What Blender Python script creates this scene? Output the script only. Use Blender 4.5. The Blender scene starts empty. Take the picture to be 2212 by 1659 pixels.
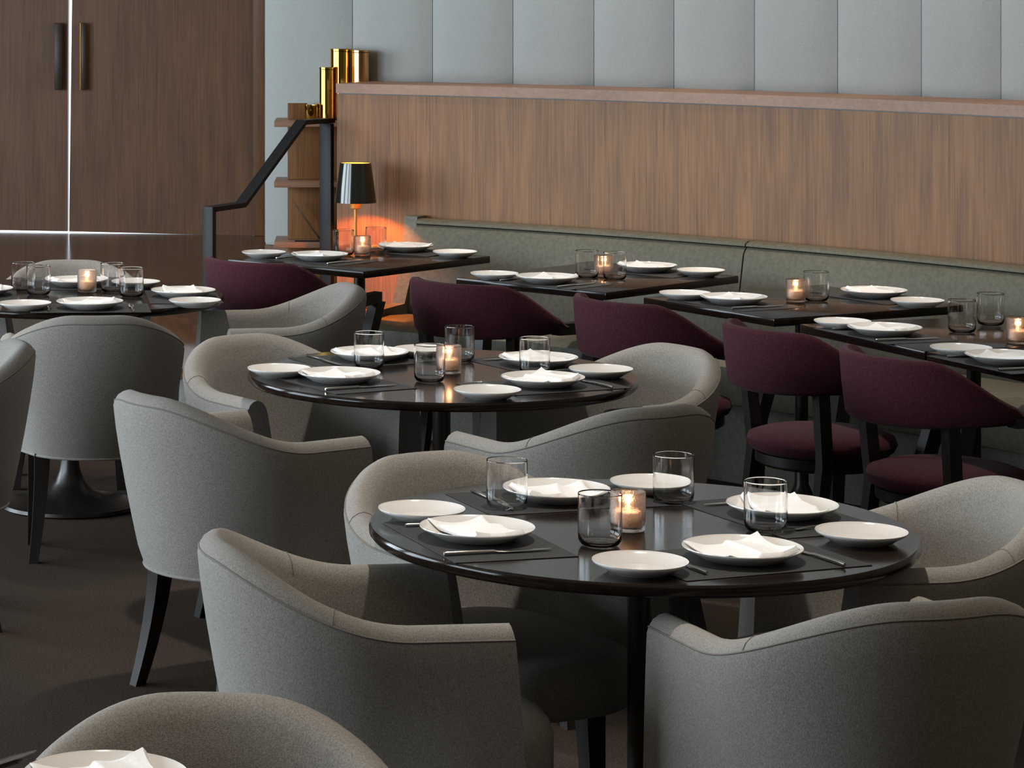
import bpy, bmesh, math, random
from mathutils import Vector, Matrix
random.seed(7)
C = bpy.context.scene.collection
F, XP, YH, H = 5950.0, 200.0, -33.0, 1.83      # focal length in pixels, principal column, horizon row, eye height
TZ = 0.745                                      # table top height

# ------------------------------------------------------------------ camera, world, lights, exposure
cam = bpy.data.cameras.new('camera'); camo = bpy.data.objects.new('camera', cam); C.objects.link(camo)
cam.sensor_width = 36; cam.lens = 36 * F / 2212
cam.shift_x = (1106 - XP) / 2212; cam.shift_y = -(829.5 - YH) / 2212
cam.clip_start = 0.05; cam.clip_end = 100
camo.location = (0, 0, H); camo.rotation_euler = (math.pi / 2, 0, 0)
bpy.context.scene.camera = camo
sc = bpy.context.scene
sc.view_settings.view_transform = 'Standard'; sc.view_settings.look = 'None'
sc.view_settings.gamma = 1; sc.view_settings.use_curve_mapping = False
sc.view_settings.exposure = 0.0
w = bpy.data.worlds.new('daylight'); sc.world = w; w.use_nodes = True
w.node_tree.nodes['Background'].inputs[0].default_value = (0.80, 0.90, 1.0, 1)
w.node_tree.nodes['Background'].inputs[1].default_value = 3.0

def area(name, loc, target, sx, sy, power, col):
    l = bpy.data.lights.new(name, 'AREA'); l.shape = 'RECTANGLE'; l.size = sx; l.size_y = sy
    l.energy = power; l.color = col
    o = bpy.data.objects.new(name, l); C.objects.link(o); o.location = loc
    o.rotation_euler = (Vector(target) - Vector(loc)).to_track_quat('-Z', 'Y').to_euler()
    return o
DAY = (0.78, 0.91, 1.0)
WIN = [(3.2, 5.8), (6.6, 9.2), (10.0, 12.6)]
for y0, y1 in WIN:                              # daylight entering the three tall windows of the left wall
    area('window_daylight', (-5.06, (y0 + y1) / 2, 1.75), (0, (y0 + y1) / 2, 1.6), y1 - y0, 2.5, 172, DAY)
def spot(loc, power, size=1.6, col=(1.0, 0.92, 0.82), target=None):
    l = bpy.data.lights.new('ceiling_downlight', 'SPOT'); l.energy = power; l.color = col
    l.spot_size = size; l.spot_blend = 0.6; l.shadow_soft_size = 0.06
    o = bpy.data.objects.new('ceiling_downlight', l); C.objects.link(o); o.location = loc
    if target: o.rotation_euler = (Vector(target) - Vector(loc)).to_track_quat('-Z', 'Y').to_euler()
for x, y, e in [(1.1, 5.6, 240), (0.9, 7.7, 240), (-0.1, 9.6, 220), (1.1, 11.0, 150), (1.9, 10.25, 150), (2.4, 9.45, 150), (2.8, 8.2, 140), (0.1, 3.5, 150)]:
    spot((x, y, 3.5), e, 0.80)

for x, y in [(1.50, 11.35), (2.10, 10.85), (2.62, 10.25), (3.05, 9.60), (3.40, 8.95)]:      # wall washers over the ledge
    spot((x, y, 3.5), 42, 1.0, (1.0, 0.80, 0.62), (x + .25, y + .27, 1.3))
area('warm_fill', (1.5, 2.5, 3.55), (1.5, 2.5, 0), 5.0, 6.0, 24, (1.0, 0.80, 0.58))  # unseen warm fill added to lift the chairs' shaded sides, not a real fitting
# ------------------------------------------------------------------ helpers
def X2W(px, py, z):
    Y = F * (H - z) / (py - YH); return ((px - XP) * Y / F, Y)
def link(name, me, parent=None, loc=None, rz=None):
    o = bpy.data.objects.new(name, me); C.objects.link(o)
    if parent: o.parent = parent
    if loc is not None: o.location = loc
    if rz is not None: o.rotation_euler = (0, 0, rz)
    return o
def tag(o, label=None, cat=None, group=None, kind=None):
    for k, v in (('label', label), ('category', cat), ('group', group), ('kind', kind)):
        if v: o[k] = v
    return o
def thing(name, loc, rz, label, cat, group=None):
    o = bpy.data.objects.new(name, None); C.objects.link(o); o.empty_display_size = 0.1
    o.location = loc; o.rotation_euler = (0, 0, rz); return tag(o, label, cat, group)
def mesh(verts, faces, mat, sharp=35, name='m'):
    me = bpy.data.meshes.new(name); me.from_pydata(verts, [], faces); me.update()
    bm = bmesh.new(); bm.from_mesh(me); bmesh.ops.recalc_face_normals(bm, faces=bm.faces); bm.to_mesh(me); bm.free()
    me.materials.append(mat)
    for p in me.polygons: p.use_smooth = True
    me.set_sharp_from_angle(angle=math.radians(sharp)); return me
def join(parts):
    V, Fa = [], []
    for v, f in parts:
        n = len(V); V += list(v); Fa += [tuple(i + n for i in q) for q in f]
    return V, Fa
def boxg(x0, x1, y0, y1, z0, z1):
    v = [(x, y, z) for x in (x0, x1) for y in (y0, y1) for z in (z0, z1)]
    return v, [(0, 1, 3, 2), (4, 6, 7, 5), (0, 4, 5, 1), (2, 3, 7, 6), (0, 2, 6, 4), (1, 5, 7, 3)]
def box(x0, x1, y0, y1, z0, z1, mat, bev=0.0, seg=2):
    v, f = boxg(x0, x1, y0, y1, z0, z1); return bevelled(v, f, mat, bev, seg)
def bevelled(v, f, mat, bev=0.0, seg=2):
    me = bpy.data.meshes.new('m'); me.from_pydata(v, [], f)
    bm = bmesh.new(); bm.from_mesh(me); bmesh.ops.recalc_face_normals(bm, faces=bm.faces)
    if bev: bmesh.ops.bevel(bm, geom=list(bm.edges), offset=bev, segments=seg, profile=0.5, affect='EDGES')
    bm.to_mesh(me); bm.free(); me.materials.append(mat)
    for p in me.polygons: p.use_smooth = True
    me.set_sharp_from_angle(angle=math.radians(40)); return me
def prismg(poly, z0, z1):
    n = len(poly); v = [(x, y, z0) for x, y in poly] + [(x, y, z1) for x, y in poly]
    return v, [tuple(range(n))[::-1], tuple(range(n, 2 * n))] + [(i, (i + 1) % n, n + (i + 1) % n, n + i) for i in range(n)]
def latheg(prof, n=40):
    v, f = [], []
    idx = []
    for r, z in prof:
        if r < 1e-6: idx.append([len(v)]); v.append((0, 0, z))
        else:
            idx.append(list(range(len(v), len(v) + n)))
            v += [(r * math.cos(2 * math.pi * i / n), r * math.sin(2 * math.pi * i / n), z) for i in range(n)]
    for a, b in zip(idx, idx[1:]):
        for i in range(n):
            j = (i + 1) % n
            if len(a) == 1 and len(b) == 1: continue
            if len(a) == 1: f.append((a[0], b[i], b[j]))
            elif len(b) == 1: f.append((a[i], a[j], b[0]))
            else: f.append((a[i], a[j], b[j], b[i]))
    return v, f
def lathe(prof, mat, n=40, sharp=35): return mesh(*latheg(prof, n), mat, sharp)
def loftg(rings, caps=True, closed=False):
    n = len(rings[0]); v = [p for r in rings for p in r]; f = []
    m = len(rings)
    for k in range(m if closed else m - 1):
        a, b = k * n, ((k + 1) % m) * n
        for i in range(n):
            j = (i + 1) % n; f.append((a + i, a + j, b + j, b + i))
    if caps and not closed: f += [tuple(range(n))[::-1], tuple(range((m - 1) * n, m * n))]
    return v, f
def tubeg(pts, r, n=8):
    rings = []; P = [Vector(p) for p in pts]
    for i, p in enumerate(P):
        d = (P[min(i + 1, len(P) - 1)] - P[max(i - 1, 0)]).normalized()
        u = d.cross(Vector((0, 0, 1)))
        if u.length < 1e-3: u = Vector((1, 0, 0))
        u.normalize(); q = u.cross(d); rr = r[i] if isinstance(r, (list, tuple)) else r
        rings.append([tuple(p + u * rr * math.cos(2 * math.pi * k / n) + q * rr * math.sin(2 * math.pi * k / n)) for k in range(n)])
    return loftg(rings)
def smooth(t): t = min(max(t, 0), 1); return t * t * (3 - 2 * t)

# ------------------------------------------------------------------ materials
def newmat(name):
    m = bpy.data.materials.new(name); m.use_nodes = True
    return m, m.node_tree.nodes, m.node_tree.links, m.node_tree.nodes['Principled BSDF']
def plain(name, col, rough=0.5, metal=0.0, coat=0.0, spec=0.5):
    m, N, L, b = newmat(name)
    b.inputs['Base Color'].default_value = (*col, 1); b.inputs['Roughness'].default_value = rough
    b.inputs['Metallic'].default_value = metal; b.inputs['Coat Weight'].default_value = coat
    b.inputs['Specular IOR Level'].default_value = spec
    return m
def textured(name, c0, c1, scale, rough=0.7, detail=4, bump=0.0, bscale=None, lo=0.35, hi=0.65, sheen=0.0, spec=0.5, coat=0.0):
    """noise between two colours; scale is an (x, y, z) stretch of object coordinates"""
    m, N, L, b = newmat(name)
    tc = N.new('ShaderNodeTexCoord'); mp = N.new('ShaderNodeMapping'); mp.inputs['Scale'].default_value = scale
    nz = N.new('ShaderNodeTexNoise'); nz.inputs['Scale'].default_value = 1; nz.inputs['Detail'].default_value = detail
    rp = N.new('ShaderNodeValToRGB'); rp.color_ramp.elements[0].position = lo; rp.color_ramp.elements[1].position = hi
    rp.color_ramp.elements[0].color = (*c0, 1); rp.color_ramp.elements[1].color = (*c1, 1)
    L.new(tc.outputs['Object'], mp.inputs['Vector']); L.new(mp.outputs['Vector'], nz.inputs['Vector'])
    L.new(nz.outputs['Fac'], rp.inputs['Fac']); L.new(rp.outputs['Color'], b.inputs['Base Color'])
    b.inputs['Roughness'].default_value = rough; b.inputs['Specular IOR Level'].default_value = spec
    b.inputs['Coat Weight'].default_value = coat
    if sheen: b.inputs['Sheen Weight'].default_value = sheen; b.inputs['Sheen Roughness'].default_value = 0.5
    if bump:
        n2 = N.new('ShaderNodeTexNoise'); n2.inputs['Scale'].default_value = bscale or 1; n2.inputs['Detail'].default_value = 2
        L.new((mp if not bscale else tc).outputs[0 if not bscale else 'Object'], n2.inputs['Vector'])
        bp = N.new('ShaderNodeBump'); bp.inputs['Strength'].default_value = bump; bp.inputs['Distance'].default_value = 0.002
        L.new(n2.outputs['Fac'], bp.inputs['Height']); L.new(bp.outputs['Normal'], b.inputs['Normal'])
    return m
def wood(name, c0, c1, rough=0.45, fine=70, coat=0.0, axis='z'):
    m, N, L, b = newmat(name)
    tc = N.new('ShaderNodeTexCoord')
    def noise(s, d):
        mp = N.new('ShaderNodeMapping'); mp.inputs['Scale'].default_value = s
        nz = N.new('ShaderNodeTexNoise'); nz.inputs['Scale'].default_value = 1; nz.inputs['Detail'].default_value = d
        nz.inputs['Distortion'].default_value = 0.4
        L.new(tc.outputs['Object'], mp.inputs['Vector']); L.new(mp.outputs['Vector'], nz.inputs['Vector']); return nz
    st = (lambda a, k: (a, a, k)) if axis == 'z' else (lambda a, k: (k, a, a))
    a = noise(st(fine, fine / 40), 5); c = noise(st(fine / 9, fine / 60), 3)
    mx = N.new('ShaderNodeMath'); mx.operation = 'ADD'
    s1 = N.new('ShaderNodeMath'); s1.operation = 'MULTIPLY'; s1.inputs[1].default_value = 0.55
    s2 = N.new('ShaderNodeMath'); s2.operation = 'MULTIPLY'; s2.inputs[1].default_value = 0.45
    L.new(a.outputs['Fac'], s1.inputs[0]); L.new(c.outputs['Fac'], s2.inputs[0]); L.new(s1.outputs[0], mx.inputs[0]); L.new(s2.outputs[0], mx.inputs[1])
    rp = N.new('ShaderNodeValToRGB'); rp.color_ramp.elements[0].position = 0.36; rp.color_ramp.elements[1].position = 0.62
    rp.color_ramp.elements[0].color = (*c0, 1); rp.color_ramp.elements[1].color = (*c1, 1)
    L.new(mx.outputs[0], rp.inputs['Fac']); L.new(rp.outputs['Color'], b.inputs['Base Color'])
    b.inputs['Roughness'].default_value = rough; b.inputs['Coat Weight'].default_value = coat
    return m
M = {}
M['linen'] = textured('grey_linen', (0.20, 0.185, 0.165), (0.31, 0.29, 0.265), (420, 420, 260), 0.85, 3, 0.5, 700, sheen=0.15, spec=0.2)
M['seam'] = plain('linen_piping', (0.185, 0.165, 0.15), 0.8, spec=0.2)
M['velvet'] = textured('wine_velvet', (0.044, 0.011, 0.0165), (0.072, 0.019, 0.028), (220, 220, 220), 0.85, 3, 0.3, 500, sheen=0.06, spec=0.1)
M['leather'] = textured('olive_leather', (0.084, 0.079, 0.055), (0.112, 0.106, 0.076), (60, 60, 60), 0.5, 3, 0.15, 300)
M['black'] = textured('ebonised_wood', (0.008, 0.006, 0.005), (0.016, 0.011, 0.009), (80, 80, 8), 0.35, 4)
M['table'] = textured('espresso_table_top', (0.009, 0.006, 0.005), (0.018, 0.011, 0.008), (6, 60, 60), 0.13, 4, spec=0.26)
M['mat'] = textured('charcoal_placemat', (0.020, 0.020, 0.021), (0.036, 0.036, 0.037), (500, 500, 500), 0.55, 2, 0.3, 900)
M['porcelain'] = plain('white_porcelain', (0.74, 0.71, 0.68), 0.16, coat=0.3)
M['napkin'] = textured('white_napkin', (0.87, 0.86, 0.86), (0.93, 0.92, 0.92), (300, 300, 300), 0.85, 2, 0.2, 600)
M['steel'] = plain('polished_steel', (0.62, 0.62, 0.60), 0.18, 1.0)
M['brass'] = plain('polished_brass', (0.60, 0.36, 0.07), 0.10, 1.0)
M['copper'] = plain('warm_copper', (0.62, 0.34, 0.14), 0.18, 1.0)
M['iron'] = plain('blackened_steel', (0.010, 0.010, 0.012), 0.5, 0.0, spec=0.25)
M['stemgold'] = plain('gilded_lamp_stem', (0.70, 0.38, 0.10), 0.4, 0.35)
M['bronze'] = plain('dark_bronze_pull', (0.035, 0.020, 0.010), 0.4, 0.3)
M['shade'] = plain('dark_green_lamp_shade', (0.012, 0.013, 0.009), 0.16, 0.0, coat=0.5)
M['panelwood'] = wood('oak_veneer', (0.135, 0.054, 0.016), (0.275, 0.124, 0.040), 0.55, 130)
M['capwood'] = wood('pale_oak_cap', (0.25, 0.130, 0.078), (0.33, 0.185, 0.118), 0.5, 60, axis='x')
M['doorwood'] = wood('walnut_door', (0.090, 0.034, 0.010), (0.165, 0.068, 0.022), 0.5, 110)
M['floorwood'] = wood('dark_platform_boards', (0.060, 0.024, 0.009), (0.105, 0.044, 0.016), 0.16, 30, axis='x')
M['pad'] = textured('pale_blue_grey_upholstery', (0.375, 0.388, 0.375), (0.44, 0.452, 0.438), (330, 330, 330), 0.9, 3, 0.3, 600, spec=0.2)
M['carpet'] = textured('brown_carpet', (0.030, 0.021, 0.016), (0.058, 0.042, 0.032), (160, 160, 160), 0.95, 4, 0.6, 260, spec=0.1)
M['plaster'] = plain('warm_plaster', (0.22, 0.18, 0.14), 0.9)
M['ceiling'] = plain('ceiling_paint', (0.40, 0.35, 0.29), 0.95)
M['wax'] = plain('candle_wax', (0.85, 0.62, 0.45), 0.6)
def glassmat(name, col, rough, ior=1.45):
    m, N, L, b = newmat(name)
    b.inputs['Base Color'].default_value = (*col, 1); b.inputs['Roughness'].default_value = rough
    b.inputs['Transmission Weight'].default_value = 1; b.inputs['IOR'].default_value = ior
    return m
M['glass'] = glassmat('clear_glass', (1, 1, 1), 0.0, 1.36)
M['votive'] = glassmat('rose_bubbled_glass', (0.99, 0.86, 0.79), 0.28)
N = M['votive'].node_tree.nodes; L = M['votive'].node_tree.links
_n = N.new('ShaderNodeTexNoise'); _n.inputs['Scale'].default_value = 230; _b = N.new('ShaderNodeBump'); _b.inputs['Strength'].default_value = 0.6; _b.inputs['Distance'].default_value = 0.002
_t = N.new('ShaderNodeTexCoord'); L.new(_t.outputs['Object'], _n.inputs['Vector']); L.new(_n.outputs['Fac'], _b.inputs['Height']); L.new(_b.outputs['Normal'], N['Principled BSDF'].inputs['Normal'])
def glow(name, col, s):
    m, N, L, b = newmat(name); b.inputs['Base Color'].default_value = (*col, 1)
    b.inputs['Emission Color'].default_value = (*col, 1); b.inputs['Emission Strength'].default_value = s; return m
M['flame'] = glow('candle_flame', (1.0, 0.62, 0.34), 2.6)
M['bulb'] = glow('lamp_bulb', (1.0, 0.42, 0.09), 30)
M['diffuser'] = glow('lamp_diffuser', (1.0, 0.36, 0.04), 3.0)

# ------------------------------------------------------------------ the curved banquette wall line
K = 0.99
def W(px):
    y = 474 + 0.0533 * (px - 902) + 1.99e-5 * (px - 902) ** 2
    Y = F * K / (y - YH); return Vector(((px - XP) * Y / F, Y))
def Woff(px, n):
    t = (W(px + 2) - W(px - 2)).normalized(); return W(px) + Vector((-t.y, t.x)) * n      # +n = away from the room
def solve(col, n):                      # path parameter whose offset point lies in image column col
    lo, hi = -600, 3800
    for _ in range(50):
        mid = (lo + hi) / 2; p = Woff(mid, n)
        if XP + F * p.x / p.y < col: lo = mid
        else: hi = mid
    return (lo + hi) / 2
def sweepg(p0, p1, prof, steps):        # closed (n, z) profile swept along the wall line
    rings = []
    for i in range(steps + 1):
        px = p0 + (p1 - p0) * i / steps
        rings.append([(*Woff(px, n), z) for n, z in prof])
    return loftg(rings)
PEND = 3000
NW, NF, NP = 0.45, 0.06, 0.40           # back wall, wood face, rear of partition

# ------------------------------------------------------------------ setting
PZ = 0.345                              # raised platform by the doors
def struct(name, me, parent=None):
    o = link(name, me, parent)
    if not parent: o['kind'] = 'structure'
    return o
struct('floor', box(-5, 6, -2, 18, -0.1, 0, M['carpet']))
struct('ceiling', box(-5.2, 6, -2.2, 18.2, 3.6, 3.7, M['ceiling']))
parts = [boxg(-5.2, -5, -2, 18.2, 0, 0.45), boxg(-5.2, -5, -2, 18.2, 3.05, 3.6)]
edges = [-2] + [e for q in WIN for e in q] + [18.2]
for a, b in zip(edges[::2], edges[1::2]): parts.append(boxg(-5.2, -5, a, b, 0.45, 3.05))
struct('wall_left', mesh(*join(parts), M['plaster']))
for i, (a, b) in enumerate(WIN):
    fr = [boxg(-5.14, -5.08, a, a + 0.06, 0.45, 3.05), boxg(-5.14, -5.08, b - 0.06, b, 0.45, 3.05), boxg(-5.14, -5.08, a + .06, b - .06, 0.45, 0.51),
          boxg(-5.14, -5.08, a + .06, b - .06, 2.99, 3.05), boxg(-5.14, -5.08, (a + b) / 2 - .03, (a + b) / 2 + .03, 0.51, 2.99)]
    struct('window_%d' % (i + 1), mesh(*join(fr), M['iron']))
struct('wall_front', box(-5, 5.2, -2.2, -2, 0, 3.6, M['plaster']))
# upholstered wall behind the banquette
seams = [solve(c, NW) for c in (573, 763, 936, 1110, 1285, 1458, 1632, 1812, 1993, 2165, 2340)] + [PEND - 40]
P0 = seams[0]
wl = struct('wall_right', mesh(*sweepg(P0, PEND, [(NW + .005, 0), (NW + .15, 0), (NW + .15, 3.6), (NW + .005, 3.6)], 40), M['plaster']))
for a, b in zip(seams, seams[1:]):
    z0 = 0.655 if a == P0 else 1.30
    rows = []
    nu = 14
    wd = (W(b) - W(a)).length
    prof = []
    for i in range(nu + 1):
        t = i / nu; e = (1 - abs(2 * t - 1) ** 2.6)
        prof.append((a + (b - a) * (0.004 + 0.992 * t), NW - 0.008 - 0.030 * e))
    v, f = [], []
    for z, d in ((z0, 0.012), (z0 + 0.015, 0), (2.4, 0), (3.59, 0)):
        base = len(v)
        v += [(*Woff(p, n + d), z) for p, n in prof] + [(*Woff(p, NW + .004), z) for p, n in reversed(prof)]
    n = 2 * (nu + 1)
    for k in range(3):
        for i in range(n):
            j = (i + 1) % n; f.append((k * n + i, k * n + j, (k + 1) * n + j, (k + 1) * n + i))
    f += [tuple(range(n))[::-1], tuple(range(3 * n, 4 * n))]
    link('panel', mesh(v, f, M['pad'], 50), wl)
link('wood_base', mesh(*sweepg(P0 + 1, seams[1] + 30, [(NW - .01, PZ - .02), (NW + .004, PZ - .02), (NW + .004, 0.653), (NW - .01, 0.653)], 6), M['doorwood']), wl)
e = Woff(PEND, NW + .15)
struct('wall_side', mesh(*prismg([(e.x - .05, e.y), (e.x + .2, e.y), (5.2, -2), (5.0, -2)], 0, 3.6), M['plaster']))
# low wooden partition that carries the ledge
PS = solve(728, NF)
pt = struct('wall_partition', mesh(*sweepg(PS, PEND, [(NF, 0), (NP, 0), (NP, 1.358), (NF, 1.358)], 60), M['panelwood'], 30))
link('reveal', mesh(*sweepg(PS + 1, PEND, [(NF + .006, 1.358), (NP - .006, 1.358), (NP - .006, 1.363), (NF + .006, 1.363)], 60), M['black'], 30), pt)
link('ledge_cap', mesh(*sweepg(PS, PEND, [(NF - .012, 1.363), (NP + .02, 1.363), (NP + .02, 1.404), (NF - .012, 1.404)], 60), M['capwood'], 30), pt)

# door wall beyond the platform
A0, A1 = X2W(0, 500, PZ), X2W(545, 508, PZ)
A0, A1 = Vector(A0), Vector(A1); DT = (A1 - A0).normalized(); DN = Vector((-DT.y, DT.x))     # DN points away from the room
def onwall(col, n=0.0):                 # distance along the door wall for an image column
    k = (col - XP) / F; a = A0 + DN * n; return (k * a.y - a.x) / (DT.x - k * DT.y)
def wallprism(quad, n0, n1, mat, bev=0.0):  # quad of (s, z) given thickness
    v = [(*(A0 + DT * s + DN * n0), z) for s, z in quad] + [(*(A0 + DT * s + DN * n1), z) for s, z in quad]
    k = len(quad)
    f = [tuple(range(k)), tuple(range(k, 2 * k))[::-1]] + [(i, k + i, k + (i + 1) % k, (i + 1) % k) for i in range(k)]
    return bevelled(v, f, mat, bev)
S549, S573 = onwall(549), onwall(573)
ST = 2.9                                 # door head
sL = onwall(150) - 1.15
dl = struct('door_1', wallprism([(sL, PZ + .012), (onwall(146.2), PZ + .008), (onwall(150), ST), (sL, ST)], -0.02, 0.03, M['doorwood']))
dr = struct('door_2', wallprism([(onwall(150.3), PZ + .008), (onwall(300), PZ + .004), (onwall(440), PZ + .001), (S549 - .006, PZ + .001), (S549 - .006, ST), (onwall(162), ST)], -0.02, 0.03, M['doorwood']))
def pull(c0, c1, y0, y1, parent, mat):
    z1 = H - (y0 - YH) * 16.4 / F; z0 = H - (y1 - YH) * 16.4 / F
    s0, s1 = onwall(c0), onwall(c1)
    h = link('handle', wallprism([(s0, z0), (s1, z0), (s1, z1), (s0, z1)], -0.075, -0.05, mat, 0.004), parent)
    for z in (z0 + .02, z1 - .02): link('standoff', wallprism([(s0 + .006, z - .012), (s1 - .006, z - .012), (s1 - .006, z + .012), (s0 + .006, z + .012)], -0.05, -0.0205, mat), h)
pull(122, 139, 50, 195, dl, M['bronze']); pull(179.5, 190, 50, 195, dr, M['bronze'])
link('handle_edge', wallprism([(onwall(176.5), H - 83 * 16.4 / F), (onwall(179.3), H - 83 * 16.4 / F), (onwall(179.3), H - 228 * 16.4 / F), (onwall(176.5), H - 228 * 16.4 / F)][::-1], -.076, -.0205, M['brass']), bpy.data.objects['handle.001'])
struct('trim_1', wallprism([(S549, PZ), (S573 + .04, PZ), (S573 + .04, 3.2), (S549, 3.2)], -0.05, 0.06, M['doorwood'], 0.004))
struct('trim_2', wallprism([(sL - .12, PZ), (sL - .006, PZ), (sL - .006, 3.2), (sL - .12, 3.2)], -0.05, 0.06, M['doorwood'], 0.004))
wb = [(sL - 5, 0), (sL - .12, 0), (sL - .12, 3.6), (sL - 5, 3.6)]
struct('wall_back', wallprism(wb, 0.0, 0.12, M['doorwood']))
struct('wall_back_right', wallprism([(S573 + .04, 0), (S573 + 5, 0), (S573 + 5, 3.6), (S573 + .04, 3.6)], 0.0, 0.12, M['plaster']))
struct('wall_back_head', wallprism([(sL - .12, 3.2), (S573 + .04, 3.2), (S573 + .04, 3.6), (sL - .12, 3.6)], 0.0, 0.12, M['doorwood']))
struct('trim_3', wallprism([(sL - .006, ST + .004), (S549, ST + .004), (S549, 3.2), (sL - .006, 3.2)], -0.05, 0.06, M['doorwood']))
# raised platform and one lower step
q0, q1 = Vector((0.86, 11.90)), Vector((-5.0, 16.0))
ed = Vector((-0.77, 0.64)); en = Vector((0.64, 0.77))
bk = A0 + DT * (S573 + .04) + DN * 0.0
pa = q0; pb = pa + ed * 4.6
left = A0 + DT * (sL - 3.2)
struct('floor_platform', mesh(*prismg([tuple(pa), (1.30, 12.33), (1.30, bk.y), tuple(A0 + DT * (S573 + .04) + DN * .02), tuple(A0 + DT * (sL - 3.2) + DN * .02), (left.x, pb.y), tuple(pb)], 0, PZ), M['floorwood']))
sa = pa - en * 0.30
struct('floor_step', mesh(*prismg([tuple(sa + ed * .03), tuple(pa + ed * .03 - en * .001), tuple(pb - en * .001), tuple(pb - en * .30)], 0, PZ / 2), M['floorwood']))

# ------------------------------------------------------------------ banquette
bq = thing('banquette', (*W(1500), 0), 0, 'long curved olive leather banquette below the wooden partition wall', 'bench')
bo = Vector((*W(1500), 0))
def child_sweep(name, p0, p1, prof, mat, parent, steps=24, sharp=40):
    v, f = sweepg(p0, p1, prof, steps); v = [tuple(Vector(p) - bo) for p in v]
    return link(name, mesh(v, f, mat, sharp), parent)
BS, BM = solve(905, 0.0), solve(1628, 0.0)
for a, b in ((BS + 6, BM - 1.5), (BM + 1.5, PEND)):
    child_sweep('back_cushion', a, b, [(.03, .40), (.03, .822), (-.005, .828), (-.048, .822), (-.066, .80), (-.10, .62), (-.125, .47), (-.11, .42)], M['leather'], bq)
    child_sweep('top_roll', a, b, [(.028, .824), (.028, .838), (.015, .846), (-.03, .846), (-.052, .838), (-.056, .828), (-.046, .8235)], M['leather'], bq)
    child_sweep('seat_cushion', a, b, [(-.02, .30), (-.02, .415), (-.115, .455), (-.30, .468), (-.52, .46), (-.56, .44), (-.565, .34), (-.55, .305)], M['leather'], bq)
child_sweep('base', BS + 6, PEND, [(-.0, 0), (-.0, .298), (-.45, .298), (-.45, 0)], M['leather'], bq, 30)
child_sweep('end_panel', BS - 22, BS + 5, [(.045, 0), (.045, .855), (-.035, .855), (-.06, .68), (-.15, .50), (-.47, .49), (-.47, 0)], M['leather'], bq, 2)
# low corner cabinet that carries the lamp
ps0, ps1 = solve(738, NF), BS - 26
cb = thing('corner_cabinet', (*W(800), 0), 0, 'low wooden corner cabinet under the glowing table lamp', 'cabinet')
bo = Vector((*W(800), 0))
child_sweep('cabinet_body', ps0, ps1, [(.05, 0), (.05, .44), (-.40, .44), (-.40, 0)], M['panelwood'], cb, 6)
child_sweep('cabinet_top', ps0 - 2, ps1, [(.052, .4405), (.052, .465), (-.415, .465), (-.415, .4405)], M['capwood'], cb, 6)
# service shelf at the partition's end
def unp(px, Y): return (px - XP) * Y / F
sh = thing('service_shelf', (1.0, 12.15, PZ), 0, 'open wooden service shelf at the left end of the partition', 'shelf')
x0, x1, y0, y1 = unp(592, 12.08), 1.245, 12.08, 12.24
for k, z in enumerate((1.206, .94, .675)):
    link('shelf_board', bevelled(*prismg([(x0 - 1.0, y0 - 12.15), (x1 - 1.0, y0 - 12.15), (x1 - 1.0, .10), (.98 - 1.0, .20), (x0 - 1.0 + .03, .24)], z - PZ, z - PZ + .026), M['capwood'], .003), sh)
for k, (za, zc, c1) in enumerate(((.0, .674, 728), (.702, .939, 728), (.967, 1.205, 728), (1.233, 1.305, 664))):
    link('back_panel', box(unp(622, 12.2) - 1.0, unp(c1, 12.2) - 1.0, .06, .075, za - (PZ if k else 0), zc - PZ, M['panelwood'], .002), sh)

# ------------------------------------------------------------------ stair rail
rl = thing('stair_railing', (.485, 11.45, 0), 0, 'black flat-bar stair railing with two posts by the platform steps', 'railing')
RA, RB = Vector((.485, 11.45)), Vector((1.0, 11.93)); rd = (RB - RA).normalized(); rn = Vector((-rd.y, rd.x))
def railpt(t): return RA + (RB - RA) * t
def zat(t, y): p = railpt(t); return H - (y - YH) * p.y / F
tz = [(0, zat(0, 452)), (.27, zat(.27, 442)), (.80, zat(.80, 264)), (1.06, zat(1.06, 260))]
rings = []
for t, z in tz:
    p = railpt(t)
    for dz in (0,):
        rings.append([tuple(Vector((*(p + rn * a), z + b)) - Vector((.485, 11.45, 0))) for a, b in ((-.03, -.01), (.03, -.01), (.03, .01), (-.03, .01))])
link('handrail', mesh(*loftg(rings), M['iron'], 30), rl)
def post(t, zb, zt, wdt, parent):
    p = railpt(t) - RA; q = [p + rd * a + rn * b for a, b in ((-.011, -wdt), (.011, -wdt), (.011, wdt), (-.011, wdt))]
    link('post', bevelled(*prismg([tuple(x) for x in q], zb, zt), M['iron'], .002), parent)
post(0.0, 0, tz[0][1] + .012, .030, rl); post(1.03, PZ, tz[3][1] - .012, .033, rl)

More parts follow.
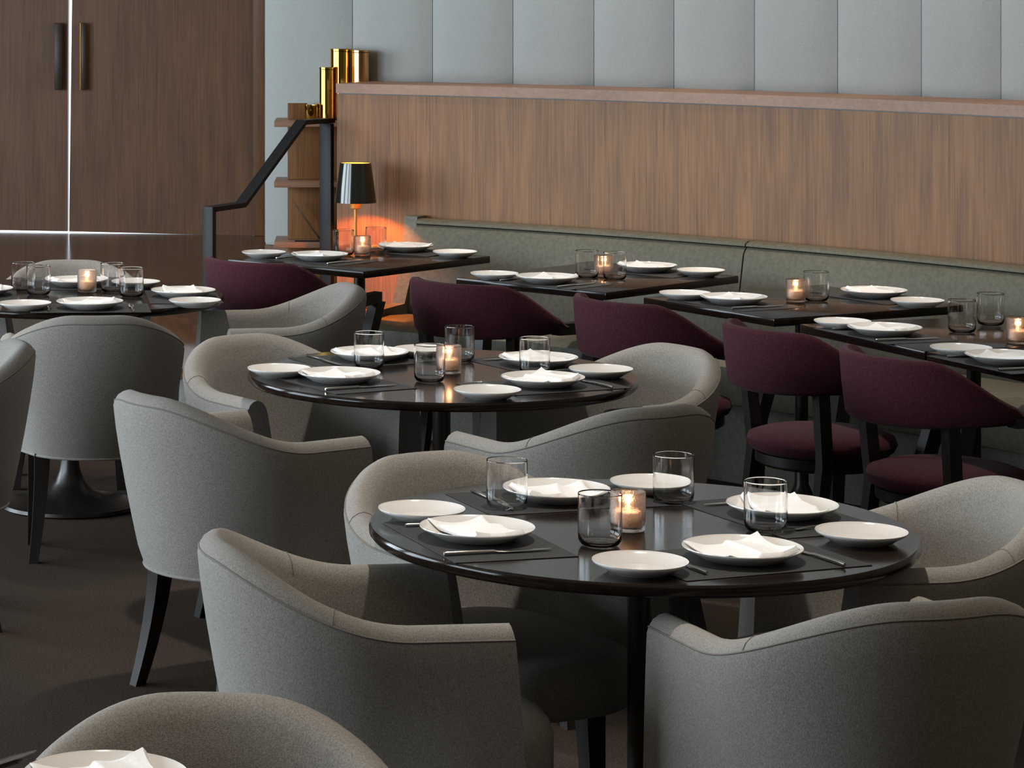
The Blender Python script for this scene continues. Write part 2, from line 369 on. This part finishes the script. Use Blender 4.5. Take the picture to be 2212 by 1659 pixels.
# ------------------------------------------------------------------ upholstered barrel chair
SA, SYB, SYA, SZT, SZA, SS0, SS1, SP = .296, -.299, .227, .794, .681, .10, .748, 2.036
def rimpath():
    yy = -.02; P = []
    for i in range(12): P.append((SA, SYA + (yy - SYA) * i / 12))
    n = 44
    for i in range(n + 1):
        th = math.pi * i / n; c, s = math.cos(th), math.sin(th)
        P.append((SA * math.copysign(abs(c) ** (2 / SP), c), yy - (yy - SYB) * abs(s) ** (2 / SP)))
    for i in range(1, 13): P.append((-SA, yy + (SYA - yy) * i / 12))
    d = [0]
    for a, b in zip(P, P[1:]): d.append(d[-1] + math.hypot(b[0] - a[0], b[1] - a[1]))
    out = []
    for i, (x, y) in enumerate(P):
        a, b = P[max(i - 1, 0)], P[min(i + 1, len(P) - 1)]
        tx, ty = b[0] - a[0], b[1] - a[1]; l = math.hypot(tx, ty)
        nx, ny = -ty / l, tx / l                 # inward
        if nx * x + ny * (y - .1) > 0: nx, ny = -nx, -ny
        s = abs(d[i] / d[-1] * 2 - 1)
        out.append((x, y, nx, ny, SZT - (SZT - SZA) * smooth((s - SS0) / (SS1 - SS0)), s))
    return out
RIM = rimpath(); ZB = .335
def shellrings():
    R = []
    for x, y, nx, ny, zt, s in RIM:
        fr = smooth((s - .50) / .45)              # arms stay upright, the back tapers towards the floor
        tp = .074 * (1 - .96 * fr)
        pr = []
        for k in (0, .12, .3, .5, .7, .87, 1):
            pr.append((tp * (1 - k) ** 1.25, ZB + (zt - .036 - ZB) * k))
        pr[0] = (pr[0][0] + .006, ZB)
        pr += [(.003, zt - .024), (.011, zt - .011), (.023, zt - .003), (.036, zt), (.050, zt - .005), (.061, zt - .018), (.067, zt - .036), (.077, zt - .11), (.088, .44), (.12, .36), (.12, ZB)]
        tip = smooth((s - .80) / .2)
        R.append([(x + nx * i, y + ny * i + tip * .028 * min(1, max(0, (zt - z) / (zt - ZB))) ** .8, z) for i, z in pr])
    return R
CH = {}
def chairmeshes():
    R = shellrings(); CH['shell'] = mesh(*loftg(R), M['linen'], 50)
    pip = tubeg([Vector(r[7]) for r in R], .0021, 6)
    CH['piping'] = mesh(*pip, M['seam'], 80)
    CH['hem'] = mesh(*tubeg([r[0] for r in R], .0045, 6), M['linen'], 80)
    # short cross seams over the rim
    js = [i for i, r in enumerate(RIM) if abs(r[5] - .52) < .012]
    for n_, i in (('cross0', js[0]), ('cross1', js[-1])): CH[n_] = mesh(*tubeg([Vector(R[i][k]) for k in (7, 8, 9, 10, 11, 12, 13)], .0015, 5), M['seam'], 80)
    # seat cushion
    rings = []
    def outline(ins, z):
        out = []
        back = [q for q in RIM if q[1] < .06]
        for x, y, nx, ny, zt, st in back: out.append((x + nx * ins, y + ny * ins, z))
        a, b = out[-1], out[0]; m = 18; fy = .365 - (ins - .095) * .9
        for i in range(1, m):                     # rounded front, proud of the arms
            th = math.pi - math.pi * i / m; c, sn = math.cos(th), math.sin(th)
            out.append((b[0] * math.copysign(abs(c) ** .62, c), a[1] + (fy - a[1]) * abs(sn) ** .62, z))
        return out
    rings = [outline(.122, .345), outline(.095, .36), outline(.095, .43), outline(.105, .455), outline(.14, .468), outline(.20, .474)]
    CH['seat'] = mesh(*loftg(rings), M['linen'], 60)
    CH['frame'] = bevelled(*prismg([(-.08, -.17), (.08, -.17), (.17, -.03), (.19, .17), (-.19, .17), (-.17, -.03)], .325, .343), M['black'], .004)
    for key, (tx, ty, bx, by) in {'rl': (-.165, -.105, -.195, -.16), 'rr': (.165, -.105, .195, -.16), 'fl': (-.18, .12, -.19, .135), 'fr': (.18, .12, .19, .135)}.items():
        rg = []
        for k in range(7):
            t = k / 6; z = .34 * (1 - t); hw = .025 - .010 * t
            cx = tx + (bx - tx) * t ** 1.6; cy = ty + (by - ty) * t ** 1.6
            rg.append([(cx - hw, cy - hw, z), (cx + hw, cy - hw, z), (cx + hw, cy + hw, z), (cx - hw, cy + hw, z)])
        CH[key] = mesh(*loftg(rg), M['black'], 40)
chairmeshes()
def barrel_chair(x, y, deg, label):
    t = thing('barrel_chair', (x, y, 0), math.radians(deg - 90), label, 'chair', 'grey barrel chairs at the round tables')
    s = link('shell', CH['shell'], t)
    link('piping', CH['piping'], s); link('hem', CH['hem'], s); link('rim_seam', CH['cross0'], s); link('rim_seam', CH['cross1'], s)
    link('seat_cushion', CH['seat'], t); link('seat_frame', CH['frame'], t)
    for k in ('rl', 'rr', 'fl', 'fr'): link('leg', CH[k], t)
for a in [
    (.497, 5.194, 5.9, 'grey linen barrel chair at the left of the front round table, back to us'),
    (1.359, 4.889, 105, 'grey linen barrel chair at the near side of the front round table, lower right'),
    (1.683, 5.699, 188, 'grey linen barrel chair at the right of the front round table, cut by the frame'),
    (.840, 5.873, -64.5, 'grey linen barrel chair at the far left of the front round table, facing us'),
    (.356, 7.118, 32, 'grey linen barrel chair left of the middle round table with one dark rear leg showing'),
    (1.273, 7.01, 117, 'grey linen barrel chair between the front and middle round tables, back to us'),
    (.563, 7.938, -59.3, 'grey linen barrel chair at the far left of the middle round table, inside facing us'),
    (1.468, 7.791, 209, 'grey linen barrel chair at the right of the middle round table, inside showing'),
    (-.001, 8.887, 93, 'grey linen barrel chair in front of the far left round table, rounded back to us'),
    (-.085, 10.121, -90.5, 'grey linen barrel chair behind the far left round table, only its back top showing'),
    (.644, 9.493, 188.3, 'grey linen barrel chair right of the far left round table, beside the railing'),
    (-.463, 7.955, 190, 'grey linen barrel chair cut off by the left edge of the picture'),
    (.158, 3.773, -93.8, 'grey linen barrel chair at the bottom left corner, behind the cut-off table'),
]: barrel_chair(*a)

# ------------------------------------------------------------------ wine-coloured captain chairs
WC = {}
def winemeshes():
    rings = []
    n = 40
    for i in range(n + 1):
        a = -105 + 210 * i / n; s = abs(a) / 105; r = math.radians(a - 90)
        R_ = .27
        cx, cy = R_ * math.cos(r), R_ * math.sin(r) * 1.04
        zt = .795 - .135 * smooth((s - .42) / .58); zb = .605 + .015 * smooth((s - .2) / .8)
        if s > .94: zt = max(zt - .01, zb + .02)
        lean = .02
        ox, oy = math.cos(r), math.sin(r); th = .040
        pr = []
        for zz, d in ((zb + .012, .004), (zb + (zt - zb) * .5, .006 + lean * .4), (zt - .012, lean), (zt, lean - .008), (zt, lean - th + .008), (zt - .012, lean - th), (zb + (zt - zb) * .5, lean * .4 - th), (zb + .012, -th), (zb, -th + .010), (zb, -.006)):
            pr.append((cx + ox * d, cy + oy * d, zz))
        rings.append(pr)
    WC['back'] = mesh(*loftg(rings), M['velvet'], 60)
    pr = [(0, .405), (.19, .405), (.215, .415), (.225, .435), (.218, .455), (.18, .468), (.10, .474), (0, .475)]
    v, f = latheg(pr, 40); v = [(x * 1.02, y * (1.0 if y < 0 else .98), z) for x, y, z in v]
    WC['seat'] = mesh(v, f, M['velvet'], 60)
    WC['frame'] = mesh(*latheg([(0, .365), (.185, .365), (.20, .375), (.20, .404), (0, .404)], 32), M['black'], 30)
    for s, k in ((-1, 'l'), (1, 'r')):
        e = math.radians(-105 * -s - 90) if False else None
        ex, ey = s * .27 * math.sin(math.radians(105)), -.27 * 1.04 * math.cos(math.radians(105))
        WC['arm' + k] = mesh(*loftg([[(ex + (px * .019), ey + .0 + y, z + pz * .02) for px, pz in ((-1, -1), (1, -1), (1, 1), (-1, 1))] for y, z in ((-.05, .632), (.06, .628), (.15, .638), (.19, .640))]), M['black'], 40)
        lf = []
        for z, y, x in ((.622, .255, .262), (.40, .20, .235), (0, .19, .23)):
            h = .021 if z > .1 else .014
            lf.append([(s * x - h, y - h * 1.2, z), (s * x + h, y - h * 1.2, z), (s * x + h, y + h * 1.2, z), (s * x - h, y + h * 1.2, z)])
        WC['front' + k] = mesh(*loftg(lf), M['black'], 40)
        lf = []
        for z, y, x in ((.63, -.135, .205), (.40, -.115, .195), (0, -.17, .205)):
            h = .019 if z > .1 else .013
            lf.append([(s * x - h, y - h, z), (s * x + h, y - h, z), (s * x + h, y + h, z), (s * x - h, y + h, z)])
        WC['rear' + k] = mesh(*loftg(lf), M['black'], 40)
winemeshes()
for x, y, d, lab in [
    (.72, 10.5, 46, 'wine velvet captain chair at the banquette table nearest the lamp'),
    (1.42, 9.75, 41, 'wine velvet captain chair at the second banquette table from the lamp'),
    (1.90, 9.17, 27, 'wine velvet captain chair at the third banquette table from the lamp'),
    (2.23, 8.42, 17.5, 'wine velvet captain chair at the fourth banquette table from the lamp, seat showing'),
    (2.425, 7.81, 17.5, 'wine velvet captain chair furthest right, by the table cut off at the edge')]:
    t = thing('captain_chair', (x, y, 0), math.radians(d - 90), lab, 'chair', 'wine captain chairs along the banquette')
    link('backrest', WC['back'], t); link('seat', WC['seat'], t); link('seat_frame', WC['frame'], t)
    for k in 'lr': link('armrest', WC['arm' + k], t); link('leg', WC['front' + k], t); link('leg', WC['rear' + k], t)

# ------------------------------------------------------------------ tables
TR = .54
TT = {}
TT['round'] = lathe([(0, TZ - .028), (TR - .03, TZ - .028), (TR - .006, TZ - .024), (TR, TZ - .016), (TR, TZ - .005), (TR - .004, TZ), (0, TZ)], M['table'], 96, 50)
TT['col'] = lathe([(0, .02), (.222, .02), (.20, .025), (.13, .036), (.08, .056), (.052, .09), (.037, .13), (.029, .18), (.0255, .25), (.025, .50), (.025, TZ - .045), (.12, TZ - .034), (.12, TZ - .0285), (0, TZ - .0285)], M['black'], 40, 60)
TT['base'] = lathe([(0, 0), (.235, 0), (.242, .006), (.238, .017), (.225, .0195), (0, .0195)], M['black'], 56, 40)
def round_table(x, y, rz, label):
    t = thing('round_table', (x, y, 0), rz, label, 'table', 'round dining tables')
    link('table_top', TT['round'], t); link('pedestal', TT['col'], t); link('base', TT['base'], t)
TT['square'] = box(-.34, .34, -.41, .41, TZ - .028, TZ, M['table'], .004)
TT['scol'] = lathe([(0, .02), (.19, .02), (.12, .03), (.05, .06), (.024, .12), (.022, .3), (.022, TZ - .045), (.14, TZ - .034), (.14, TZ - .0285), (0, TZ - .0285)], M['black'], 32, 60)
TT['sbase'] = lathe([(0, 0), (.20, 0), (.205, .006), (.20, .018), (0, .0195)], M['black'], 40, 40)
def square_table(x, y, deg, label):       # deg = direction towards the banquette
    t = thing('square_table', (x, y, 0), math.radians(deg - 90), label, 'table', 'square tables along the banquette')
    link('table_top', TT['square'], t); link('pedestal', TT['scol'], t); link('base', TT['sbase'], t)
T1, T2, T3, T0 = (1.095, 5.51), (.973, 7.68), (-.08, 9.66), (-.117, 3.322)
round_table(*T1, math.radians(20), 'dark round table nearest the camera, fully laid, lower right')
round_table(*T2, math.radians(20), 'dark round table in the middle of the picture, laid for four')
round_table(*T3, math.radians(10), 'dark round table furthest back at the left by the railing')
round_table(*T0, 0, 'dark round table cut off at the bottom left corner')
R1, R2, R3 = (1.062, 10.955), (1.878, 10.24), (2.43, 9.44)
e4 = Vector((.30, -.954)); n4 = Vector((.954, .30)); c4 = Vector((2.257, 8.807))
R4 = tuple(c4 + e4 * .342 + n4 * .412); R5 = tuple(c4 + e4 * 1.032 + n4 * .412)
D1, D2, D3, D4 = 46.3, 43, 26.5, 17.5
square_table(*R1, D1, 'dark square table beside the lamp, first along the banquette')
square_table(*R2, D2, 'dark square table second from the lamp along the banquette')
square_table(*R3, D3, 'dark square table third from the lamp along the banquette')
square_table(*R4, D4, 'dark square table fourth from the lamp along the banquette')
square_table(*R5, D4, 'dark square table cut off by the right edge of the picture')

# ------------------------------------------------------------------ tableware
def pz(r, R):                               # inner surface of a plate
    t = r / R
    return .006 if t < .55 else .006 + (.0185 if R > .1 else .0165) * ((t - .55) / .45) ** 1.5
def platemesh(R):
    inner = [(R * t, pz(R * t, R)) for t in (0, .3, .55, .65, .75, .85, .93, .985)]
    top = pz(R, R)
    prof = inner + [(R, top + .0008), (R * 1.004, top - .0008), (R * .97, top - .0045), (R * .85, top - .010), (R * .7, .0035), (R * .60, .0025), (R * .58, 0), (R * .53, 0), (R * .52, .002), (0, .002)]
    return lathe(prof, M['porcelain'], 56, 60)
PL = {.088: platemesh(.088), .112: platemesh(.112)}
def napkinmesh(seed, half_x, half_y, rot):
    rnd = random.Random(seed); n_ = 30; R = .112
    ridge = rnd.uniform(-.45, -.05); skew = rnd.uniform(-.22, .22); slope = rnd.uniform(.05, .3)
    top, bot = [], []
    for j in range(n_ + 1):
        for i in range(n_ + 1):
            u, q = 2 * i / n_ - 1, 2 * j / n_ - 1
            x = half_x * (u + .08 * q * q * u); y = half_y * (q * (1 - .06 * u) + skew * u * .35)
            c, s = math.cos(rot), math.sin(rot); X, Y = c * x - s * y, s * x + c * y
            zb = max(pz(min(math.hypot(X, Y), R * .99), R) + .0022, .0105 + .0022 * math.sin(2.1 * u + seed) * math.cos(1.3 * q))
            edge = min(1, (1 - abs(u)) * 16 + .25) * min(1, (1 - abs(q)) * 16 + .25)
            d = u - ridge - slope * q
            fold = .0055 * smooth(d / .08) + .0020 * math.exp(-((d - .12) / .14) ** 2) + .0025 * smooth((d - .80 + .2 * q) / .10)
            top.append((X, Y, zb + .0012 + (.0035 + fold + .0012 * math.sin(2.6 * u + 1.9 * q + seed)) * edge)); bot.append((X, Y, zb))
    v = top + bot; n = (n_ + 1) ** 2; f = []
    for j in range(n_):
        for i in range(n_):
            a = j * (n_ + 1) + i; f.append((a, a + 1, a + n_ + 2, a + n_ + 1)); f.append((n + a, n + a + n_ + 1, n + a + n_ + 2, n + a + 1))
    rim = list(range(n_ + 1)) + [j * (n_ + 1) + n_ for j in range(1, n_ + 1)] + [n_ * (n_ + 1) + i for i in range(n_ - 1, -1, -1)] + [j * (n_ + 1) for j in range(n_ - 1, 0, -1)]
    for a, b in zip(rim, rim[1:] + rim[:1]): f.append((a, n + a, n + b, b))
    return mesh(v, f, M['napkin'], 60)
NK = [napkinmesh(1, .084, .056, 0), napkinmesh(2, .078, .072, 0), napkinmesh(3, .082, .062, 0), napkinmesh(5, .080, .058, 0)]
gr, gh = .0425, .101
GL = lathe([(0, 0), (gr - .014, 0), (gr - .006, .003), (gr - .001, .011), (gr, .022), (gr, .024), (gr, gh - .003), (gr, gh - .001), (gr - .0008, gh), (gr - .0013, gh - .001), (gr - .0013, gh - .003), (gr - .0013, .026), (gr - .0014, .024), (gr - .003, .013), (gr - .011, .0062), (0, .0055)], M['glass'], 48, 60)
VG = lathe([(0, 0), (.029, 0), (.0325, .003), (.034, .02), (.034, .022), (.0345, .073), (.0345, .076), (.0335, .078), (.0322, .076), (.0322, .073), (.0318, .017), (.0318, .014), (.028, .008), (0, .008)], M['votive'], 36, 60)
VW = lathe([(0, .0085), (.024, .0085), (.0245, .011), (.0245, .036), (.022, .039), (.006, .037), (0, .037)], M['wax'], 28, 60)
VF = lathe([(0, .0375), (.0020, .039), (.0040, .044), (.0034, .050), (.0014, .056), (0, .060)], M['flame'], 16, 80)
def sect(y, z, w_, t): return [(w_ * math.cos(a), y, z + t * math.sin(a)) for a in [k * math.pi / 5 for k in range(10)]]
KN = mesh(*loftg([sect(-.112, .0042, .0030, .0030), sect(-.108, .0042, .0042, .0041), sect(-.05, .0042, .0042, .0040), sect(-.012, .0040, .0036, .0036), sect(-.004, .0035, .006, .0022), sect(.02, .0030, .0085, .0012), sect(.07, .0030, .0085, .0010), sect(.10, .0030, .005, .0010), sect(.108, .0030, .001, .0006)]), M['steel'], 50)
fk = [loftg([sect(-.105, .0040, .0028, .0028), sect(-.10, .0040, .0042, .0036), sect(-.04, .0040, .0036, .0032), sect(.02, .0046, .0026, .0022), sect(.035, .0040, .006, .0016), sect(.05, .0032, .0105, .0012), sect(.06, .0030, .0105, .0012)])]
for k in range(4): fk.append(boxg(-.0105 + k * .0063, -.0105 + k * .0063 + .0022, .0595, .098, .0022, .0042))
FK = mesh(*join(fk), M['steel'], 50)
MT = bevelled(*boxg(-.20, .20, -.125, .125, 0, .0016), M['mat'], .0005, 1)
def on(px, py, dz): return X2W(px, py, TZ + dz)
def plate(px, py, R, lab, z=0.0):
    x, y = on(px, py, .022 + z)
    o = link('dinner_plate' if R > .1 else 'side_plate', PL[R], None, (x, y, TZ + z + .0002)); tag(o, lab, 'plate', 'white dinner plates' if R > .1 else 'white side plates'); return x, y
def glass(px, py, lab):
    x, y = on(px, py, 0.0); o = link('water_glass', GL, None, (x, y, TZ + .0004)); tag(o, lab, 'glass', 'clear water tumblers')
def votive(px, py, lab, e=.13):
    x, y = on(px, py, 0.0)
    t = thing('votive_candle', (x, y, TZ + .0004), 0, lab, 'candle', 'lit votive candles')
    link('glass_cup', VG, t); wx = link('wax', VW, t); link('flame', VF, wx)
    l = bpy.data.lights.new('candle_light', 'POINT'); l.energy = e; l.color = (1, .55, .25); l.shadow_soft_size = .006
    o = bpy.data.objects.new('candle_light', l); C.objects.link(o); o.location = (x, y, TZ + .062)
def setting(tab, deg, big, where, nap, naprot, knife=True, fork=True, mat=True, matoff=0.0):
    """one place: deg = direction the diner faces"""
    d = Vector((math.cos(math.radians(deg)), math.sin(math.radians(deg)))); r = Vector((d.y, -d.x)); rz = math.radians(deg - 90)
    mz = .0018 if mat else 0
    x, y = plate(*big, .112, 'broad white dinner plate at the %s' % where, mz); c = Vector((x, y))
    if mat:
        o = link('placemat', MT, None, (*(c - d * matoff), TZ + .0001), rz); tag(o, 'charcoal placemat at the %s' % where, 'placemat', 'charcoal placemats')
    if nap is not None:
        o = link('napkin', NK[nap], None, (x, y, TZ + mz + .0006), math.radians(deg - 90 + naprot)); tag(o, 'folded white napkin at the %s' % where, 'napkin', 'folded white napkins')
    for k, me, nm, s in ((knife, KN, 'knife', 1), (fork, FK, 'fork', -1)):
        if k:
            p = c + r * s * .140 - d * .012 + d * (.02 if s < 0 else 0)
            o = link(nm, me, None, (*p, TZ + mz + .0004), rz); tag(o, 'steel %s at the %s' % (nm, where), nm, 'steel cutlery')
# front round table
f_ = 'front round table'
setting(1, 14, (1031, 1139), 'left place of the front round table', 0, 5)
setting(1, 110, (1604, 1183), 'near place of the front round table', 1, 0)
setting(1, 200, (1690, 1090), 'right place of the front round table', 2, -15)
setting(1, 285, (1202, 1056), 'far place of the front round table', 3, 0)
plate(911, 1098, .088, 'small white side plate left of the left dinner plate, front round table')
plate(1383, 1211, .088, 'small white side plate at the near edge of the front round table')
plate(1861, 1147, .088, 'small white side plate at the right edge of the front round table')
plate(1408, 1040, .088, 'small white side plate at the far edge of the front round table, behind a glass')
glass(1095, 1098, 'clear tumbler at the far left of the front round table')
glass(1455, 1086, 'clear tumbler in front of the far side plate, front round table')
glass(1654, 1148, 'clear tumbler behind the near dinner plate, front round table')
glass(1296, 1178, 'clear tumbler left of the candle on the front round table')
votive(1357, 1146, 'lit candle in rose glass at the centre of the front round table')
# middle round table
setting(2, 25, (733, 806), 'left place of the middle round table', 3, 10)
setting(2, 112, (1173, 815), 'near place of the middle round table', 1, 20)
setting(2, 205, (1163, 772), 'right place of the middle round table', 0, 10)
setting(2, 292, (798, 760), 'far place of the middle round table', 2, 0)
plate(603, 795, .088, 'small white side plate at the left edge of the middle round table')
plate(1298, 796, .088, 'small white side plate at the right edge of the middle round table')
plate(1053, 841, .088, 'small white side plate at the near edge of the middle round table')
plate(915, 753, .088, 'small white side plate at the far edge of the middle round table')
glass(797, 795, 'clear tumbler standing before the far dinner plate, middle round table')
glass(993, 780, 'clear tumbler behind the candle on the middle round table')
glass(1155, 808, 'clear tumbler before the right dinner plate, middle round table')
glass(928, 824, 'clear tumbler left of the candle on the middle round table')
votive(970, 806, 'lit candle in rose glass at the centre of the middle round table')
# far left round table
setting(3, 92, (194, 651), 'near place of the far left round table', 0, 0, True, True)
setting(3, 182, (396, 627), 'right place of the far left round table', 2, 8, True, False)
setting(3, -88, (166, 604), 'far place of the far left round table', 3, 12, False, False)
setting(3, 2, (-41, 623), 'outer left place of the far left round table', 1, 0, False, False)
plate(54, 654, .088, 'small white side plate at the near left of the far left round table')
plate(421, 648, .088, 'small white side plate at the right edge of the far left round table')
plate(293, 608, .088, 'small white side plate at the far edge of the far left round table')
glass(83, 637, 'clear tumbler left of the candle, far left round table')
glass(50, 628, 'clear tumbler furthest left on the far left round table')
glass(284, 641, 'clear tumbler right of the candle, far left round table')
glass(243, 630, 'clear tumbler behind another right of the candle, far left round table')
votive(188, 631, 'lit candle in rose glass on the far left round table')
# cut-off table in the corner
setting(0, 89, (228, 1675), 'table cut off at the bottom left corner', 1, 20, False, False, False)
xk, yk = on(-34, 1656, .004); o = link('knife', KN, None, (xk, yk, TZ + .0004), math.radians(-40)); tag(o, 'steel knife in the bottom left corner of the picture', 'knife', 'steel cutlery')
# square tables
for n, (deg, name, ab, as_, wb_, ws, gl, vt) in enumerate([
    (D1, 'square table by the lamp', (690, 549), (570, 544), (876, 530), (983, 543), [(742, 551), (812, 545)], (783, 552)),
    (D2, 'second square table from the lamp', (1182, 597), (1068, 590), (1398, 573), (1514, 583), [(1268, 600), (1328, 604)], (1304, 597)),
    (D3, 'third square table from the lamp', (1585, 641), (1480, 632), (1888, 627), (1982, 648), [(1763, 650)], (1719, 652)),
    (D4, 'fourth square table from the lamp', (1911, 707), (1820, 693), None, None, [(2078, 718), (2140, 702)], None),
    (D4, 'square table at the right edge', (2172, 767), (2076, 750), None, None, [], (2199, 742))]):
    setting(n, deg, ab, 'aisle place of the %s' % name, n % 4, 10 * n - 15, True, True)
    plate(*as_, .088, 'small white side plate at the aisle side of the %s' % name)
    if wb_:
        setting(n, deg + 180, wb_, 'banquette place of the %s' % name, (n + 1) % 4, 12 - 9 * n, False, False)
        plate(*ws, .088, 'small white side plate at the banquette side of the %s' % name)
    for k, g in enumerate(gl): glass(*g, 'clear tumbler %s on the %s' % (('left of the candle', 'right of the candle')[k] if len(gl) > 1 and vt else ('nearer the banquette', 'nearer the right edge')[k] if not vt else 'beside the candle', name))
    if vt: votive(*vt, 'lit candle in rose glass on the %s' % name)

# ------------------------------------------------------------------ table lamp
LX, LY, LB = unp(768, 11.62), 11.62, .4655
lp = thing('table_lamp', (LX, LY, LB), 0, 'slim table lamp with dark conical shade glowing orange in the corner', 'lamp')
zb, zt = .912 - LB, 1.078 - LB
link('base', lathe([(0, 0), (.062, 0), (.064, .004), (.060, .012), (.012, .018), (0, .018)], M['brass'], 36, 40), lp)
link('stem', lathe([(0, .0185), (.0065, .0185), (.0065, zb - .03), (.022, zb - .024), (.026, zb + .004), (.012, zb + .008), (.012, zb + .03), (0, zb + .03)], M['stemgold'], 24, 40), lp)
sd = link('lamp_shade', lathe([(.088, zb), (.066, zt), (.064, zt + .0015), (.062, zt), (.086, zb), (.088, zb)], M['shade'], 56, 30), lp)
link('diffuser', lathe([(0, zt - .004), (.0625, zt - .004), (.0625, zt - .001), (0, zt - .001)], M['diffuser'], 40, 30), sd)
link('bulb', lathe([(0, zb + .032), (.010, zb + .034), (.017, zb + .05), (.017, zb + .07), (.010, zb + .083), (0, zb + .086)], M['bulb'], 24, 60), lp)
l = bpy.data.lights.new('lamp_light', 'POINT'); l.energy = 30; l.color = (1, .25, .022); l.shadow_soft_size = .012
o = bpy.data.objects.new('lamp_light', l); C.objects.link(o); o.location = (LX + .024, LY, zb + LB + .055)

# ------------------------------------------------------------------ vessels and things on the service shelf
def canister(px, Y, hpx, wpx, mat, name, lab, cat='canister', zz=1.2325):
    r = wpx * Y / F / 2; z1 = H - (hpx - YH) * Y / F; h = z1 - zz
    t = thing(name, (unp(px, Y), Y, zz), 0, lab, cat, 'vessels on the service shelf')
    link('body', lathe([(0, 0), (r - .002, 0), (r, .002), (r, h - .012), (r - .003, h - .010), (0, h - .010)], mat, 48, 40), t)
    link('lid', lathe([(r - .004, h - .0095), (r + .001, h - .0095), (r + .001, h - .001), (r - .001, h), (0, h)], mat, 48, 40), t)
canister(706, 12.15, 145, 32, M['brass'], 'brass_canister', 'slim polished brass canister, front one above the railing')
canister(737, 12.20, 105, 46, M['brass'], 'brass_canister', 'wide polished brass canister standing behind the slim one')
canister(779, 12.14, 108, 38, M['copper'], 'copper_canister', 'matt copper canister beside the end of the ledge')
CUP = lathe([(0, 0), (.020, 0), (.023, .003), (.027, .068), (.0255, .068), (.0215, .008), (0, .006)], M['brass'], 32, 50)
for px, lab in ((671, 'small brass cup at the left of the canisters'), (690, 'small brass cup half hidden by the slim canister')):
    o = link('brass_cup', CUP, None, (unp(px, 12.13 if px < 680 else 12.22), 12.13 if px < 680 else 12.22, 1.2325)); tag(o, lab, 'cup', 'small brass cups')
# folded dark menu board with a shiny edge on the lowest shelf
mb = thing('menu_holder', (unp(668, 12.13), 12.13, .7015), 0, 'dark tilted menu holder with a bright metal edge on the low shelf', 'holder')
link('board', mesh(*prismg([(-.065, -.03), (.05, -.03), (.05, -.022), (-.065, -.022)], 0, .005), M['iron']), mb)
v = [(-.075, -.02, .17), (.045, -.02, .005), (.050, .015, .005), (-.070, .015, .17), (-.071, -.02, .174), (.049, -.02, .009), (.054, .015, .009), (-.066, .015, .174)]
link('leaf', mesh(v, [(0, 1, 2, 3), (4, 7, 6, 5), (0, 4, 5, 1), (1, 5, 6, 2), (2, 6, 7, 3), (3, 7, 4, 0)], M['steel'], 20), mb)
